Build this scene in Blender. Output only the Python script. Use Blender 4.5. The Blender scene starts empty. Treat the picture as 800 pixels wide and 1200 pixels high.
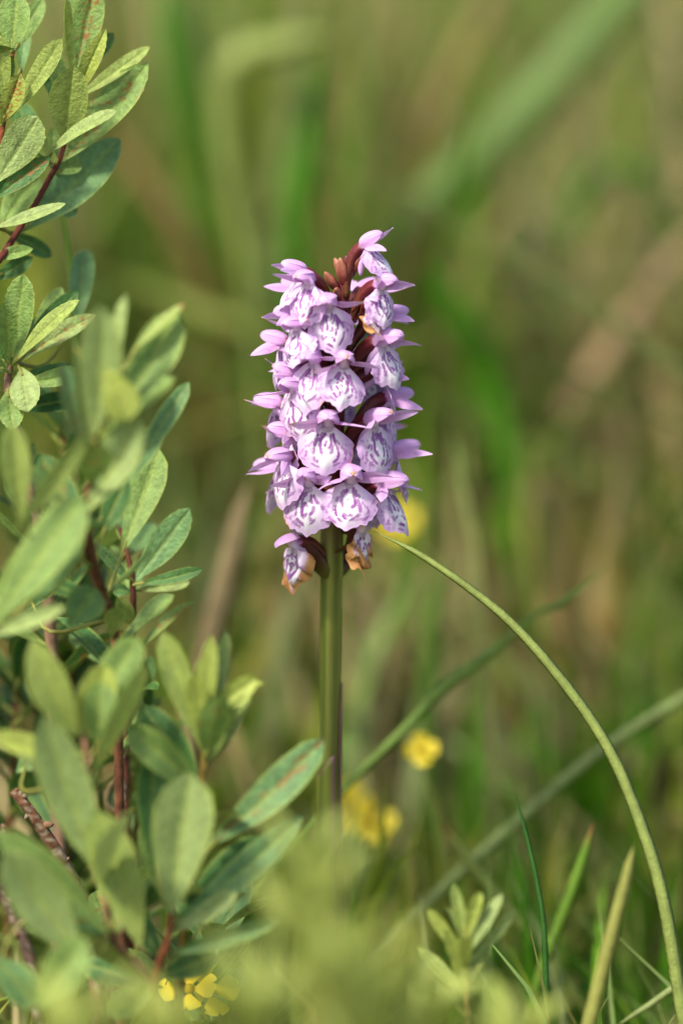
import bpy, math, random
import numpy as np
from mathutils import Vector, Matrix, noise as mnoise

# ------------------------------------------------------------------ camera, sky, sun, exposure
SC = bpy.context.scene
C = SC.collection
S = 0.000175                       # metres per photograph pixel (800 px wide) in the plane of the orchid
DIST, PITCH = 2.0, math.radians(10)
FWD = Vector((0, math.cos(PITCH), -math.sin(PITCH)))
UP = Vector((0, math.sin(PITCH), math.cos(PITCH)))
RIGHT = Vector((1, 0, 0))
def _ray(px, py): return FWD * DIST + RIGHT * ((px - 400) * S) + UP * ((600 - py) * S)
_d = _ray(388, 1250); ZC = -(_d.z * (DIST * math.cos(PITCH)) / _d.y + DIST * math.sin(PITCH))
CAM = Vector((0, 0, ZC)) - FWD * DIST
def P(px, py, Y=0.0):
    """point of the place at depth Y (metres behind the orchid) seen at a photograph pixel"""
    d = _ray(px, py)
    return CAM + d * ((Y - CAM.y) / d.y)

cd = bpy.data.cameras.new('camera'); cam = bpy.data.objects.new('camera', cd); C.objects.link(cam)
cam.location = CAM; cam.rotation_euler = (math.pi / 2 - PITCH, 0, 0)
cd.sensor_fit = 'VERTICAL'; cd.sensor_height = 24; cd.sensor_width = 16
cd.lens = 24 * DIST / (1200 * S); cd.clip_start = 0.05; cd.clip_end = 2000
cd.dof.use_dof = True; cd.dof.focus_distance = (P(395, 500, -0.007) - CAM).dot(FWD)
cd.dof.aperture_fstop = 2.7
SC.camera = cam

w = bpy.data.worlds.new('World'); SC.world = w; w.use_nodes = True
nt = w.node_tree; bg = nt.nodes['Background']
sky = nt.nodes.new('ShaderNodeTexSky'); sky.sky_type = 'NISHITA'; sky.sun_disc = False
SUN = Vector((-0.62, -0.62, 1.0)).normalized()
sky.sun_elevation = math.asin(SUN.z); sky.sun_rotation = math.atan2(SUN.x, SUN.y)
sky.air_density = 1.0; sky.dust_density = 3.0; sky.ozone_density = 1.0
nt.links.new(sky.outputs[0], bg.inputs[0]); bg.inputs[1].default_value = 0.11
sl = bpy.data.lights.new('sun', 'SUN'); sl.energy = 2.8; sl.angle = math.radians(9); sl.color = (1.0, 0.93, 0.80)
so = bpy.data.objects.new('sun', sl); C.objects.link(so)
so.rotation_euler = SUN.to_track_quat('Z', 'Y').to_euler(); so.location = (-2, -2, 4)

SC.view_settings.view_transform = 'Standard'; SC.view_settings.look = 'None'
SC.view_settings.exposure = 1.12; SC.view_settings.gamma = 1.0
SC.render.engine = 'CYCLES'; SC.cycles.use_denoising = True
SC.cycles.max_bounces = 8; SC.cycles.transparent_max_bounces = 8
SC.cycles.sample_clamp_indirect = 4

# ------------------------------------------------------------------ helpers
def lin(r, g, b):
    f = lambda c: ((c / 255 + 0.055) / 1.055) ** 2.4 if c > 10 else c / 255 / 12.92
    return np.array([f(r), f(g), f(b)])
def mixc(a, b, t): return a + (b - a) * np.clip(t, 0, 1)
def sstep(a, b, x):
    t = np.clip((x - a) / (b - a), 0, 1); return t * t * (3 - 2 * t)

def mat(name, rough=0.55, trans=0.0, bump=0.0, bscale=900, nvar=0.15, nscale=300, spec=0.3, stretch=(1, 1, 1), col=None, sheen=0.0):
    m = bpy.data.materials.new(name); m.use_nodes = True
    t = m.node_tree; N = t.nodes; L = t.links; N.clear()
    out = N.new('ShaderNodeOutputMaterial'); pb = N.new('ShaderNodeBsdfPrincipled')
    pb.inputs['Roughness'].default_value = rough; pb.inputs['Specular IOR Level'].default_value = spec
    if sheen: pb.inputs['Sheen Weight'].default_value = sheen
    tc = N.new('ShaderNodeTexCoord'); mp = N.new('ShaderNodeMapping'); mp.inputs['Scale'].default_value = stretch
    L.new(tc.outputs['Object'], mp.inputs[0])
    if col is None:
        a = N.new('ShaderNodeAttribute'); a.attribute_name = 'col'; src = a.outputs['Color']
    else:
        a = N.new('ShaderNodeRGB'); a.outputs[0].default_value = (*col, 1); src = a.outputs[0]
    nz = N.new('ShaderNodeTexNoise'); nz.inputs['Scale'].default_value = nscale; nz.inputs['Detail'].default_value = 5
    L.new(mp.outputs[0], nz.inputs['Vector'])
    mr = N.new('ShaderNodeMapRange'); mr.inputs[1].default_value = 0.3; mr.inputs[2].default_value = 0.7
    mr.inputs[3].default_value = 1 - nvar; mr.inputs[4].default_value = 1 + nvar
    L.new(nz.outputs[0], mr.inputs[0])
    mu = N.new('ShaderNodeVectorMath'); mu.operation = 'SCALE'
    L.new(src, mu.inputs[0]); L.new(mr.outputs[0], mu.inputs['Scale'])
    L.new(mu.outputs[0], pb.inputs['Base Color'])
    if bump:
        n2 = N.new('ShaderNodeTexNoise'); n2.inputs['Scale'].default_value = bscale; n2.inputs['Detail'].default_value = 3
        L.new(mp.outputs[0], n2.inputs['Vector'])
        b = N.new('ShaderNodeBump'); b.inputs['Strength'].default_value = bump; b.inputs['Distance'].default_value = 0.0004
        L.new(n2.outputs[0], b.inputs['Height']); L.new(b.outputs[0], pb.inputs['Normal'])
    if trans:
        tr = N.new('ShaderNodeBsdfTranslucent'); L.new(mu.outputs[0], tr.inputs['Color'])
        mx = N.new('ShaderNodeMixShader'); mx.inputs[0].default_value = trans
        L.new(pb.outputs[0], mx.inputs[1]); L.new(tr.outputs[0], mx.inputs[2]); L.new(mx.outputs[0], out.inputs[0])
    else: L.new(pb.outputs[0], out.inputs[0])
    return m

M_PETAL = mat('petal', 0.5, 0.28, 0.25, 1500, 0.05, 700, 0.25, sheen=0.15)
M_LEAF = mat('myrtle_leaf', 0.52, 0.26, 0.8, 1700, 0.2, 900, 0.35)
M_GRASS = mat('grass_blade', 0.5, 0.25, 0.5, 1500, 0.2, 350, 0.35)
M_FIELD = mat('grass_field', 0.6, 0.25, 0, 900, 0.15, 60, 0.25)
M_STEM = mat('orchid_stem', 0.45, 0.0, 0.4, 900, 0.22, 700, 0.4, stretch=(1, 1, 0.06))
M_BARK = mat('bark', 0.75, 0.0, 0.8, 700, 0.35, 500, 0.2)
M_OVARY = mat('ovary', 0.45, 0.08, 0.4, 900, 0.2, 600, 0.4)
M_YELLOW = mat('yellow_petal', 0.5, 0.3, 0.1, 900, 0.06, 400, 0.2)

def mesh(name, V, F, mt, cols=None, smooth=True):
    me = bpy.data.meshes.new(name)
    me.from_pydata([tuple(map(float, v)) for v in V], [], F)
    me.materials.append(mt)
    if smooth: me.polygons.foreach_set('use_smooth', [True] * len(me.polygons))
    if cols is not None:
        a = me.color_attributes.new('col', 'FLOAT_COLOR', 'POINT')
        c = np.ones((len(V), 4), dtype=np.float32); c[:, :3] = np.clip(np.asarray(cols), 0, 1)
        a.data.foreach_set('color', c.ravel())
    me.update()
    return me
def obj(name, me, parent=None, M=None):
    o = bpy.data.objects.new(name, me); C.objects.link(o)
    if parent is not None: o.parent = parent
    if M is not None: o.matrix_local = M
    return o
def tag(o, label=None, cat=None, group=None, kind=None):
    if label: o['label'] = label
    if cat: o['category'] = cat
    if group: o['group'] = group
    if kind: o['kind'] = kind
    return o
def thing(name, loc, label, cat, group=None):
    o = bpy.data.objects.new(name, None); C.objects.link(o); o.location = loc; o.empty_display_size = 0.01
    return tag(o, label, cat, group)
def gridF(nu, nv, off=0):
    return [(off + j * nu + i, off + j * nu + i + 1, off + (j + 1) * nu + i + 1, off + (j + 1) * nu + i)
            for j in range(nv - 1) for i in range(nu - 1)]
def catmull(pts, n):
    p = [np.array(q, float) for q in pts]
    if len(p) == 2: return [p[0] + (p[1] - p[0]) * t for t in np.linspace(0, 1, n)]
    p = [2 * p[0] - p[1]] + p + [2 * p[-1] - p[-2]]
    out = []; m = len(p) - 3
    for t in np.linspace(0, m, n):
        i = min(int(t), m - 1); f = t - i; a, b, c, d = p[i:i + 4]
        out.append(0.5 * (2 * b + (c - a) * f + (2 * a - 5 * b + 4 * c - d) * f * f + (3 * b - a - 3 * c + d) * f ** 3))
    return out
def frames(pts):
    """tangent, side, normal along a polyline"""
    T = []
    n = len(pts)
    for i in range(n):
        a = pts[max(i - 1, 0)]; b = pts[min(i + 1, n - 1)]
        t = np.array(b) - np.array(a); T.append(t / (np.linalg.norm(t) + 1e-12))
    ref = np.array([0.0, -1, 0.25]); out = []
    for t in T:
        s = np.cross(t, ref); ln = np.linalg.norm(s)
        if ln < 1e-3: s = np.cross(t, np.array([1.0, 0, 0])); ln = np.linalg.norm(s)
        s /= ln; nn = np.cross(s, t); out.append((t, s, nn))
    return out
def tube(pts, rad, seg=10, ribs=0.0, nrib=5, jit=0.0, seed=0, cap=True):
    fr = frames(pts); V = []; F = []; n = len(pts); r_ = random.Random(seed)
    ph = [r_.random() for _ in range(seg)]
    for i, (p, (t, s, nn)) in enumerate(zip(pts, fr)):
        r = rad[i] if hasattr(rad, '__len__') else rad
        for k in range(seg):
            a = 2 * math.pi * k / seg
            rr = r * (1 + ribs * math.cos(nrib * a + i * 0.05)) * (1 + jit * (r_.random() - .5))
            V.append(np.array(p) + rr * (math.cos(a) * s + math.sin(a) * nn))
    for i in range(n - 1):
        for k in range(seg):
            k2 = (k + 1) % seg
            F.append((i * seg + k, i * seg + k2, (i + 1) * seg + k2, (i + 1) * seg + k))
    if cap:
        F.append(tuple(range(seg - 1, -1, -1))); F.append(tuple((n - 1) * seg + k for k in range(seg)))
    return V, F
def join(*parts):
    V, F, K = [], [], []
    for v, f, c in parts:
        o = len(V); V += list(v); F += [tuple(i + o for i in q) for q in f]
        c = np.asarray(c)
        K += list(np.tile(c, (len(v), 1)) if c.ndim == 1 else c)
    return V, F, np.array(K)

# ------------------------------------------------------------------ ground
def hz(x, y):
    r = math.hypot(x, y)
    return 0.010 * mnoise.noise(Vector((x * 4.5, y * 4.5, 3))) * min(1, max(0, (r - .04) / .15)) \
        + 0.05 * mnoise.noise(Vector((x * .6, y * .6, 9))) * min(1, max(0, (r - .6) / 2)) - 0.002
def build_ground():
    rs = [0] + list(np.geomspace(0.02, 600, 90)); seg = 96
    V = [(0, 0, hz(0, 0))]; F = []
    for r in rs[1:]:
        for k in range(seg):
            a = 2 * math.pi * k / seg; x, y = r * math.cos(a), r * math.sin(a); V.append((x, y, hz(x, y)))
    for k in range(seg): F.append((0, 1 + k, 1 + (k + 1) % seg))
    for i in range(len(rs) - 2):
        for k in range(seg):
            k2 = (k + 1) % seg; a = 1 + i * seg
            F.append((a + k, a + seg + k, a + seg + k2, a + k2))
    m = bpy.data.materials.new('peat_and_moss'); m.use_nodes = True
    t = m.node_tree; N = t.nodes; L = t.links; pb = N['Principled BSDF']; pb.inputs['Roughness'].default_value = 0.9
    tc = N.new('ShaderNodeTexCoord')
    n1 = N.new('ShaderNodeTexNoise'); n1.inputs['Scale'].default_value = 14; n1.inputs['Detail'].default_value = 8
    n2 = N.new('ShaderNodeTexNoise'); n2.inputs['Scale'].default_value = 160; n2.inputs['Detail'].default_value = 6
    cr = N.new('ShaderNodeValToRGB'); e = cr.color_ramp.elements
    e[0].position = .36; e[0].color = (*lin(96, 88, 46), 1); e[1].position = .66; e[1].color = (*lin(82, 122, 26), 1)
    x = e.new(.47); x.color = (*lin(118, 118, 58), 1); x = e.new(.56); x.color = (*lin(104, 110, 42), 1)
    L.new(tc.outputs['Object'], n1.inputs['Vector']); L.new(tc.outputs['Object'], n2.inputs['Vector'])
    L.new(n1.outputs[0], cr.inputs[0])
    mx = N.new('ShaderNodeMix'); mx.data_type = 'RGBA'; mx.blend_type = 'OVERLAY'; mx.inputs[0].default_value = .6
    L.new(cr.outputs[0], mx.inputs[6]); L.new(n2.outputs[0], mx.inputs[7]); L.new(mx.outputs[2], pb.inputs['Base Color'])
    b = N.new('ShaderNodeBump'); b.inputs['Distance'].default_value = .01; b.inputs['Strength'].default_value = .9
    L.new(n2.outputs[0], b.inputs['Height']); L.new(b.outputs[0], pb.inputs['Normal'])
    o = obj('ground', mesh('ground', V, F, m)); tag(o, 'boggy brown and green mossy ground under the plants', kind='structure')
build_ground()

# ------------------------------------------------------------------ grass that nobody could count
PAL = {'green': [lin(74, 126, 12), lin(92, 136, 20), lin(56, 108, 8)],
       'olive': [lin(108, 122, 28), lin(120, 128, 38), lin(92, 110, 20)],
       'grey': [lin(122, 142, 82), lin(136, 148, 98), lin(106, 132, 68)],
       'straw': [lin(164, 152, 108), lin(150, 136, 92), lin(176, 162, 118)],
       'brown': [lin(136, 112, 64), lin(122, 102, 56), lin(146, 120, 76)]}
def field(name, label, n, seed, region, hrange, wrange, chooser, lean=0.5, nseg=5, hcap=None, spread=.022):
    R = random.Random(seed); V = []; F = []; K = []
    ntuft = max(1, n // 22)
    for _ in range(ntuft):
        cx, cy = region(R); pal = PAL[chooser(cx, cy, R)]
        base_az = R.uniform(0, 2 * math.pi); h0 = R.uniform(*hrange)
        for _b in range(22):
            x = cx + R.gauss(0, spread); y = cy + R.gauss(0, spread)
            h = h0 * R.uniform(.45, 1.15); 
            if hcap: h = min(h, hcap(x, y) * R.uniform(.5, 1))
            if h < .012: continue
            wd = R.uniform(*wrange); az = base_az + R.gauss(0, 1.1); ln = abs(R.gauss(0, lean)) + .05
            face = R.uniform(0, math.pi); fx, fy = math.cos(face), math.sin(face)
            c = pal[R.randrange(3)] * R.uniform(.75, 1.25); o = len(V)
            tipc = c if R.random() < .6 else mixc(c, PAL['straw'][1], .6)
            z0 = hz(x, y) - .004
            for j in range(nseg):
                t = j / (nseg - 1); ht = h * (t - .25 * ln * t * t); out = h * ln * .75 * t ** 1.9
                px, py, pz = x + math.cos(az) * out, y + math.sin(az) * out, z0 + ht
                hw = wd * .5 * (1 - t ** 2.2) * (.7 + .6 * t) + .00005
                V.append((px - fx * hw, py - fy * hw, pz)); V.append((px + fx * hw, py + fy * hw, pz))
                cc = mixc(c, tipc, t * t); K.append(cc); K.append(cc)
            for j in range(nseg - 1):
                a = o + 2 * j; F.append((a, a + 1, a + 3, a + 2))
    o = obj(name, mesh(name, V, F, M_FIELD, K)); tag(o, label, 'grass', kind='stuff')
    return o
def patch(x, y, s, k): return mnoise.noise(Vector((x * s, y * s, k)))
def ch_main(x, y, R):
    q = patch(x, y, 7, 1.3) + R.gauss(0, .22); side = x / (.16 + .08 * y)
    p = R.random()
    if side > .2 and q < .18: return 'straw' if p < .28 else ('grey' if p < .55 else ('olive' if p < .8 else 'green' if p < .95 else 'brown'))
    if q > -.05: return 'green' if p < .8 else 'olive'
    if q < -.36: return 'brown' if p < .3 else 'straw'
    return ('olive' if p < .38 else 'green' if p < .70 else 'grey' if p < .84 else 'straw')
def reg_near(R):
    y = .14 + 1.9 * R.random() ** 1.3; return (R.uniform(-1, 1) * (.24 + .13 * y), y)
def reg_wide(R):
    while True:
        a = R.uniform(0, 2 * math.pi); r = .35 + 4.5 * R.random() ** .8; x, y = r * math.cos(a), r * math.sin(a)
        if y < -.9 and abs(x) < .5: continue
        if abs(x) < .2 + .08 * y and .1 < y < 1.2: continue
        return x, y
def sight(x, y):
    """keeps the open lane in front of the orchid clear: bog turf is short there"""
    if y < 0: return max(.02, .045 + .14 * (-y)) if abs(x) < .22 else .12
    if y < .1: return .05 if x < .02 else .075
    if y < .24 and abs(x) < .12: return .02 + .55 * y
    return .4
field('meadow_grass', 'blurred tangle of green and straw grass behind the orchid', 16000, 3, reg_near, (.05, .22), (.002, .006), ch_main, .55, hcap=sight)
field('moor_grass', 'rough moor grass spreading over the bog around the orchid', 11000, 5, reg_wide, (.08, .26), (.003, .007), ch_main, .6, 4, hcap=sight)
def reg_band(R):
    return (R.uniform(-.26, .26), R.uniform(.13, .62))
def ch_band(x, y, R):
    q = patch(x, y, 9, 4.1) + R.gauss(0, .2); p = R.random(); side = x / (.08 + .03 * y)
    if side > .75: return 'straw' if p < .36 else 'grey' if p < .6 else 'olive' if p < .8 else 'green'
    if side > .3: return ('green' if q > .1 else 'straw') if p < .45 else 'olive' if p < .7 else 'grey' if p < .85 else 'brown'
    if q > -.08: return 'green' if p < .7 else 'olive' if p < .9 else 'grey'
    return 'brown' if p < .1 else 'olive' if p < .6 else 'grey' if p < .85 else 'straw'
field('tall_grass', 'tall blurred grass clumps standing close behind the orchid', 5600, 12, reg_band, (.07, .27), (.002, .0075), ch_band, .5, 6, hcap=sight, spread=.013)
def reg_left(R):
    return (R.uniform(-.075, .0), R.uniform(.11, .34))
def ch_left(x, y, R):
    p = R.random(); return 'green' if p < .5 else 'olive' if p < .85 else 'grey'
field('green_grass', 'blurred soft green grass between the bush and the orchid', 900, 19, reg_left, (.03, .12), (.002, .006), ch_left, .5, 5, spread=.010,
      hcap=lambda x, y: .02 + .42 * y)
def reg_front(R):
    return (R.uniform(-.02, .10), R.choice((R.uniform(.03, .13), R.uniform(-.15, -.06))))
field('low_grass', 'soft low green grass at the foot of the crossing blades', 900, 23, reg_front, (.02, .07), (.0012, .003), ch_left, .6, 5, spread=.008,
      hcap=lambda x, y: .062 if y > 0 else .026 + .22 * -y)
def reg_low(R):
    y = -.45 + 1.0 * R.random(); return (R.uniform(-.3, .3), y)
def ch_low(x, y, R):
    p = R.random(); return 'green' if p < .5 else 'olive' if p < .72 else 'grey' if p < .9 else 'straw' if p < .95 else 'brown'
field('short_turf', 'short mossy turf and dead grass around the orchid foot', 8000, 8, reg_low, (.015, .075), (.001, .0025), ch_low, .9, 4, hcap=sight)

# ------------------------------------------------------------------ single grass blades
def blade(name, label, pts, wpx, colr, cat='stalk', tip=None, group=None, fold=.35, root=True, stem=False, taper=True):
    """pts: (px, py, Y) from tip to root; wpx: widths in px along the same list"""
    far = pts[0][2] >= .13
    if far: pts = [(x, y, Y + .05) for x, y, Y in pts]
    Q = [np.array(P(*p)) for p in pts]
    W = list(wpx) if hasattr(wpx, '__len__') else [wpx] * len(Q)
    if root and Q[-1][2] > .002:
        d = Q[-1] - Q[-2]; d /= np.linalg.norm(d)
        if d[2] > -.35: d = d + np.array([0, 0, -.9]); d /= np.linalg.norm(d)
        L = (Q[-1][2] + .004) / max(.2, -d[2]); Q.append(Q[-1] + d * L); W.append(W[-1])
    n = max(14, 6 * len(Q))
    pp = catmull(Q, n); ww = np.interp(np.linspace(0, len(W) - 1, n), range(len(W)), W) * S
    if far: ww = ww * np.interp(np.linspace(0, 1, n), [0, .4, 1], [1.15, 1.15, .3])
    if taper: ww = ww * np.clip(np.linspace(0, 1, n) * 9 + .06, 0, 1)
    base = np.array(Q[-1]); loc = Vector((base[0], base[1], max(0, base[2])))
    l = np.array(loc)
    if stem:
        V, F = tube([p - l for p in pp], [max(x, .0001) * .5 for x in ww], 8)
        K = np.repeat(np.linspace(0, 1, n), 8)
    else:
        fr = frames(pp); V = []; F = []; prof = [(-1, 0), (-.5, -.5), (0, -.85), (.5, -.5), (1, 0), (.5, -.15), (0, -.5), (-.5, -.15)]
        for p, (t, s, nn), wd in zip(pp, fr, ww):
            for a, b in prof: V.append(p - l + s * a * wd * .5 + nn * (-b) * wd * .5 * fold * 1.6)
        m = len(prof)
        for i in range(n - 1):
            for k in range(m): F.append((i * m + k, i * m + (k + 1) % m, (i + 1) * m + (k + 1) % m, (i + 1) * m + k))
        F.append(tuple(range(m))); F.append(tuple((n - 1) * m + k for k in range(m - 1, -1, -1)))
        K = np.repeat(np.linspace(0, 1, n), m)
    c = np.tile(colr, (len(V), 1))
    stripe = np.array([1.0, .94, 1.12, .94, 1.0, .9, 1.05, .9]) if not stem else np.ones(8)
    c = c * np.tile(stripe, n)[:, None]
    if tip is not None: c = mixc(c, tip, (1 - sstep(0, .12, K))[:, None])
    o = obj(name, mesh(name, V, F, M_GRASS, c)); o.location = loc
    return tag(o, label, cat, group)
G1 = lin(128, 148, 74); G2 = lin(92, 122, 40); G3 = lin(140, 142, 66); TIPB = lin(150, 96, 60)
blade('grass_stalk', 'long pale green blade arching from the orchid flowers down to the turf',
      [(437, 622, -.010), (500, 655, -.012), (590, 722, -.014), (660, 800, -.016), (714, 880, -.018), (752, 970, -.02), (778, 1060, -.022), (798, 1180, -.024)],
      [6, 8, 11, 13, 14, 15, 16, 17], lin(138, 152, 78))
blade('grass_stalk', 'straight greyish green blade crossing under the long arching one',
      [(880, 775, .05), (800, 818, .048), (700, 882, .044), (600, 968, .04), (530, 1030, .036), (440, 1120, .03)], [12, 14, 15, 15, 14, 12], lin(124, 142, 76))
blade('grass_stalk', 'dark green twisting blade leaning out behind the orchid stem',
      [(722, 654, .042), (660, 705, .04), (625, 722, .038), (575, 765, .036), (520, 805, .034), (470, 858, .03), (402, 926, .026), (330, 1010, .022)], [3, 10, 6, 13, 16, 12, 9, 8], lin(110, 138, 52))
blade('grass_stalk', 'hair thin dark green upright blade with a needle tip',
      [(604, 930, -.012), (618, 985, -.013), (630, 1040, -.014), (637, 1090, -.015), (640, 1170, -.016)], [3, 5, 6, 7, 8], lin(52, 98, 34))
blade('grass_stalk', 'upright bright green blade with a brown nipped tip',
      [(696, 962, .012), (678, 1020, .012), (658, 1075, .012), (636, 1130, .012), (620, 1190, .012)], [9, 14, 15, 13, 12], lin(98, 132, 40), tip=TIPB)
blade('grass_stalk', 'yellowish stiff blade standing beside the foot of the arching blade',
      [(743, 988, -.055), (728, 1050, -.055), (710, 1120, -.055), (690, 1200, -.055)], [8, 15, 18, 18], lin(148, 150, 76))
blade('grass_stalk', 'short blade with a rusty tip slanting down behind pale leaf tuft',
      [(517, 964, .035), (550, 1010, .035), (590, 1060, .034), (640, 1120, .032), (690, 1190, .03)], [9, 13, 14, 13, 11], lin(128, 144, 66), tip=TIPB)
blade('grass_stalk', 'pale thin blade end poking in low beside the arching blade',
      [(722, 1202, -.01), (760, 1178, -.012), (800, 1153, -.014), (850, 1150, -.016), (880, 1230, -.016)], [4, 8, 9, 10, 10], lin(138, 152, 92))
blade('grass_stalk', 'blurred pale upright stalk rising to the right of flower spike',
      [(532, 505, .10), (545, 580, .10), (558, 650, .10), (568, 760, .10), (574, 900, .10)], [13, 14, 13, 11, 10], lin(138, 148, 84), 'stalk')
blade('grass_stalk', 'faint upright olive stalk crossing behind the dark twisting blade',
      [(632, 700, .13), (630, 800, .13), (628, 960, .13)], [14, 15, 15], lin(130, 136, 74), 'stalk')
blade('grass_stalk', 'broad blurred grey green blade sloping down right from flower spike',
      [(470, 452, .16), (560, 500, .17), (660, 545, .175), (760, 590, .18), (860, 650, .18), (930, 800, .18)], [14, 30, 38, 36, 30, 26], lin(112, 130, 62))
blade('grass_stalk', 'blurred olive blade lying between myrtle bush and flower spike',
      [(95, 316, .17), (180, 345, .18), (250, 372, .18), (330, 400, .18), (410, 470, .18), (440, 700, .18)], [10, 22, 26, 26, 24, 20], lin(124, 136, 60))
blade('dead_stalk', 'blurred dead straw stalk slanting down left beside the orchid',
      [(293, 560, .085), (276, 630, .085), (256, 710, .085), (238, 790, .085), (215, 900, .085)], [14, 26, 30, 30, 26], lin(152, 134, 96), 'stalk')
blade('dead_stalk', 'wide blurred dead leaf slanting behind the orchid stem',
      [(400, 660, .13), (430, 740, .13), (462, 800, .13), (490, 880, .13), (500, 960, .13)], [16, 38, 46, 40, 30], lin(150, 130, 96), 'stalk')
blade('grass_stalk', 'wide blurred pale blade sweeping up right above the flower spike',
      [(415, 345, .20), (500, 240, .20), (580, 165, .20), (660, 80, .205), (740, -10, .21), (850, -70, .22), (930, 120, .22), (960, 600, .22)], [18, 44, 52, 54, 52, 46, 40, 36], lin(100, 126, 58))
blade('grass_stalk', 'blurred pale blade kinked over at its top like a hook',
      [(390, 38, .17), (340, 50, .17), (290, 62, .17), (266, 90, .17), (262, 150, .17), (272, 220, .17), (285, 300, .17), (300, 420, .17)], [22, 34, 36, 34, 34, 36, 32, 28], lin(132, 146, 72))
blade('dead_stalk', 'blurred brown stalk leaning up right above flower spike',
      [(600, -40, .24), (555, 40, .24), (510, 140, .24), (480, 240, .24), (450, 420, .24)], [20, 30, 32, 30, 26], lin(138, 124, 70), 'stalk')
blade('grass_stalk', 'vivid green blurred blade standing right of the flower spike',
      [(500, 300, .14), (540, 380, .145), (575, 450, .15), (600, 560, .15), (610, 760, .15)], [14, 34, 40, 38, 30], lin(70, 124, 18))
blade('grass_stalk', 'dark green blurred blade rising behind the myrtle shoot tip',
      [(190, -40, .22), (210, 60, .22), (225, 150, .22), (235, 260, .22), (240, 500, .22)], [30, 48, 52, 46, 34], lin(62, 116, 16))
blade('grass_stalk', 'green blurred blade rising just left of the top flower',
      [(372, 60, .18), (360, 150, .18), (350, 230, .18), (344, 330, .18), (340, 520, .18)], [18, 38, 44, 40, 32], lin(74, 124, 22))
blade('dead_stalk', 'rust brown blurred stalk slanting down between bush and orchid',
      [(120, 130, .2), (170, 210, .2), (215, 280, .2), (240, 370, .2), (250, 520, .2)], [16, 30, 34, 32, 26], lin(130, 112, 64), 'stalk')
blade('grass_stalk', 'blurred grey blade standing in the dead grass at right',
      [(612, 200, .24), (620, 280, .24), (628, 360, .24), (634, 480, .24)], [14, 30, 34, 26], lin(138, 144, 106))
blade('dead_stalk', 'pale dead blade slanting through the dead grass at right',
      [(830, 250, .19), (770, 330, .19), (700, 430, .19), (640, 540, .19), (590, 700, .19)], [14, 26, 30, 26, 20], lin(164, 140, 104), 'stalk')
blade('grass_stalk', 'dim green blade hanging bent over in the dead grass',
      [(655, 340, .2), (668, 270, .2), (690, 215, .2), (725, 195, .2), (770, 230, .2), (800, 330, .2), (815, 600, .2)], [12, 24, 28, 28, 26, 22, 20], lin(74, 112, 28))
blade('grass_stalk', 'slim green stem standing behind the upper myrtle shoot',
      [(70, 215, .035), (76, 262, .035), (82, 300, .035), (88, 380, .035), (95, 520, .035)], [5, 6, 7, 7, 7], lin(104, 138, 44), stem=True)
blade('grass_stalk', 'blurred green blade low behind the yellow blossom',
      [(520, 640, .11), (505, 740, .11), (500, 840, .11), (505, 960, .11)], [10, 22, 24, 20], lin(88, 124, 40))

# ------------------------------------------------------------------ the orchid
LILAC = lin(212, 170, 222); PINK = lin(214, 150, 214); WHITE = lin(246, 240, 247); PURP = lin(136, 24, 150)
PALE = lin(226, 198, 234); MAROON = lin(92, 26, 34); TAN = lin(206, 154, 92); TAND = lin(150, 88, 40); GREENB = lin(104, 112, 40)
mm = 0.001

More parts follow.
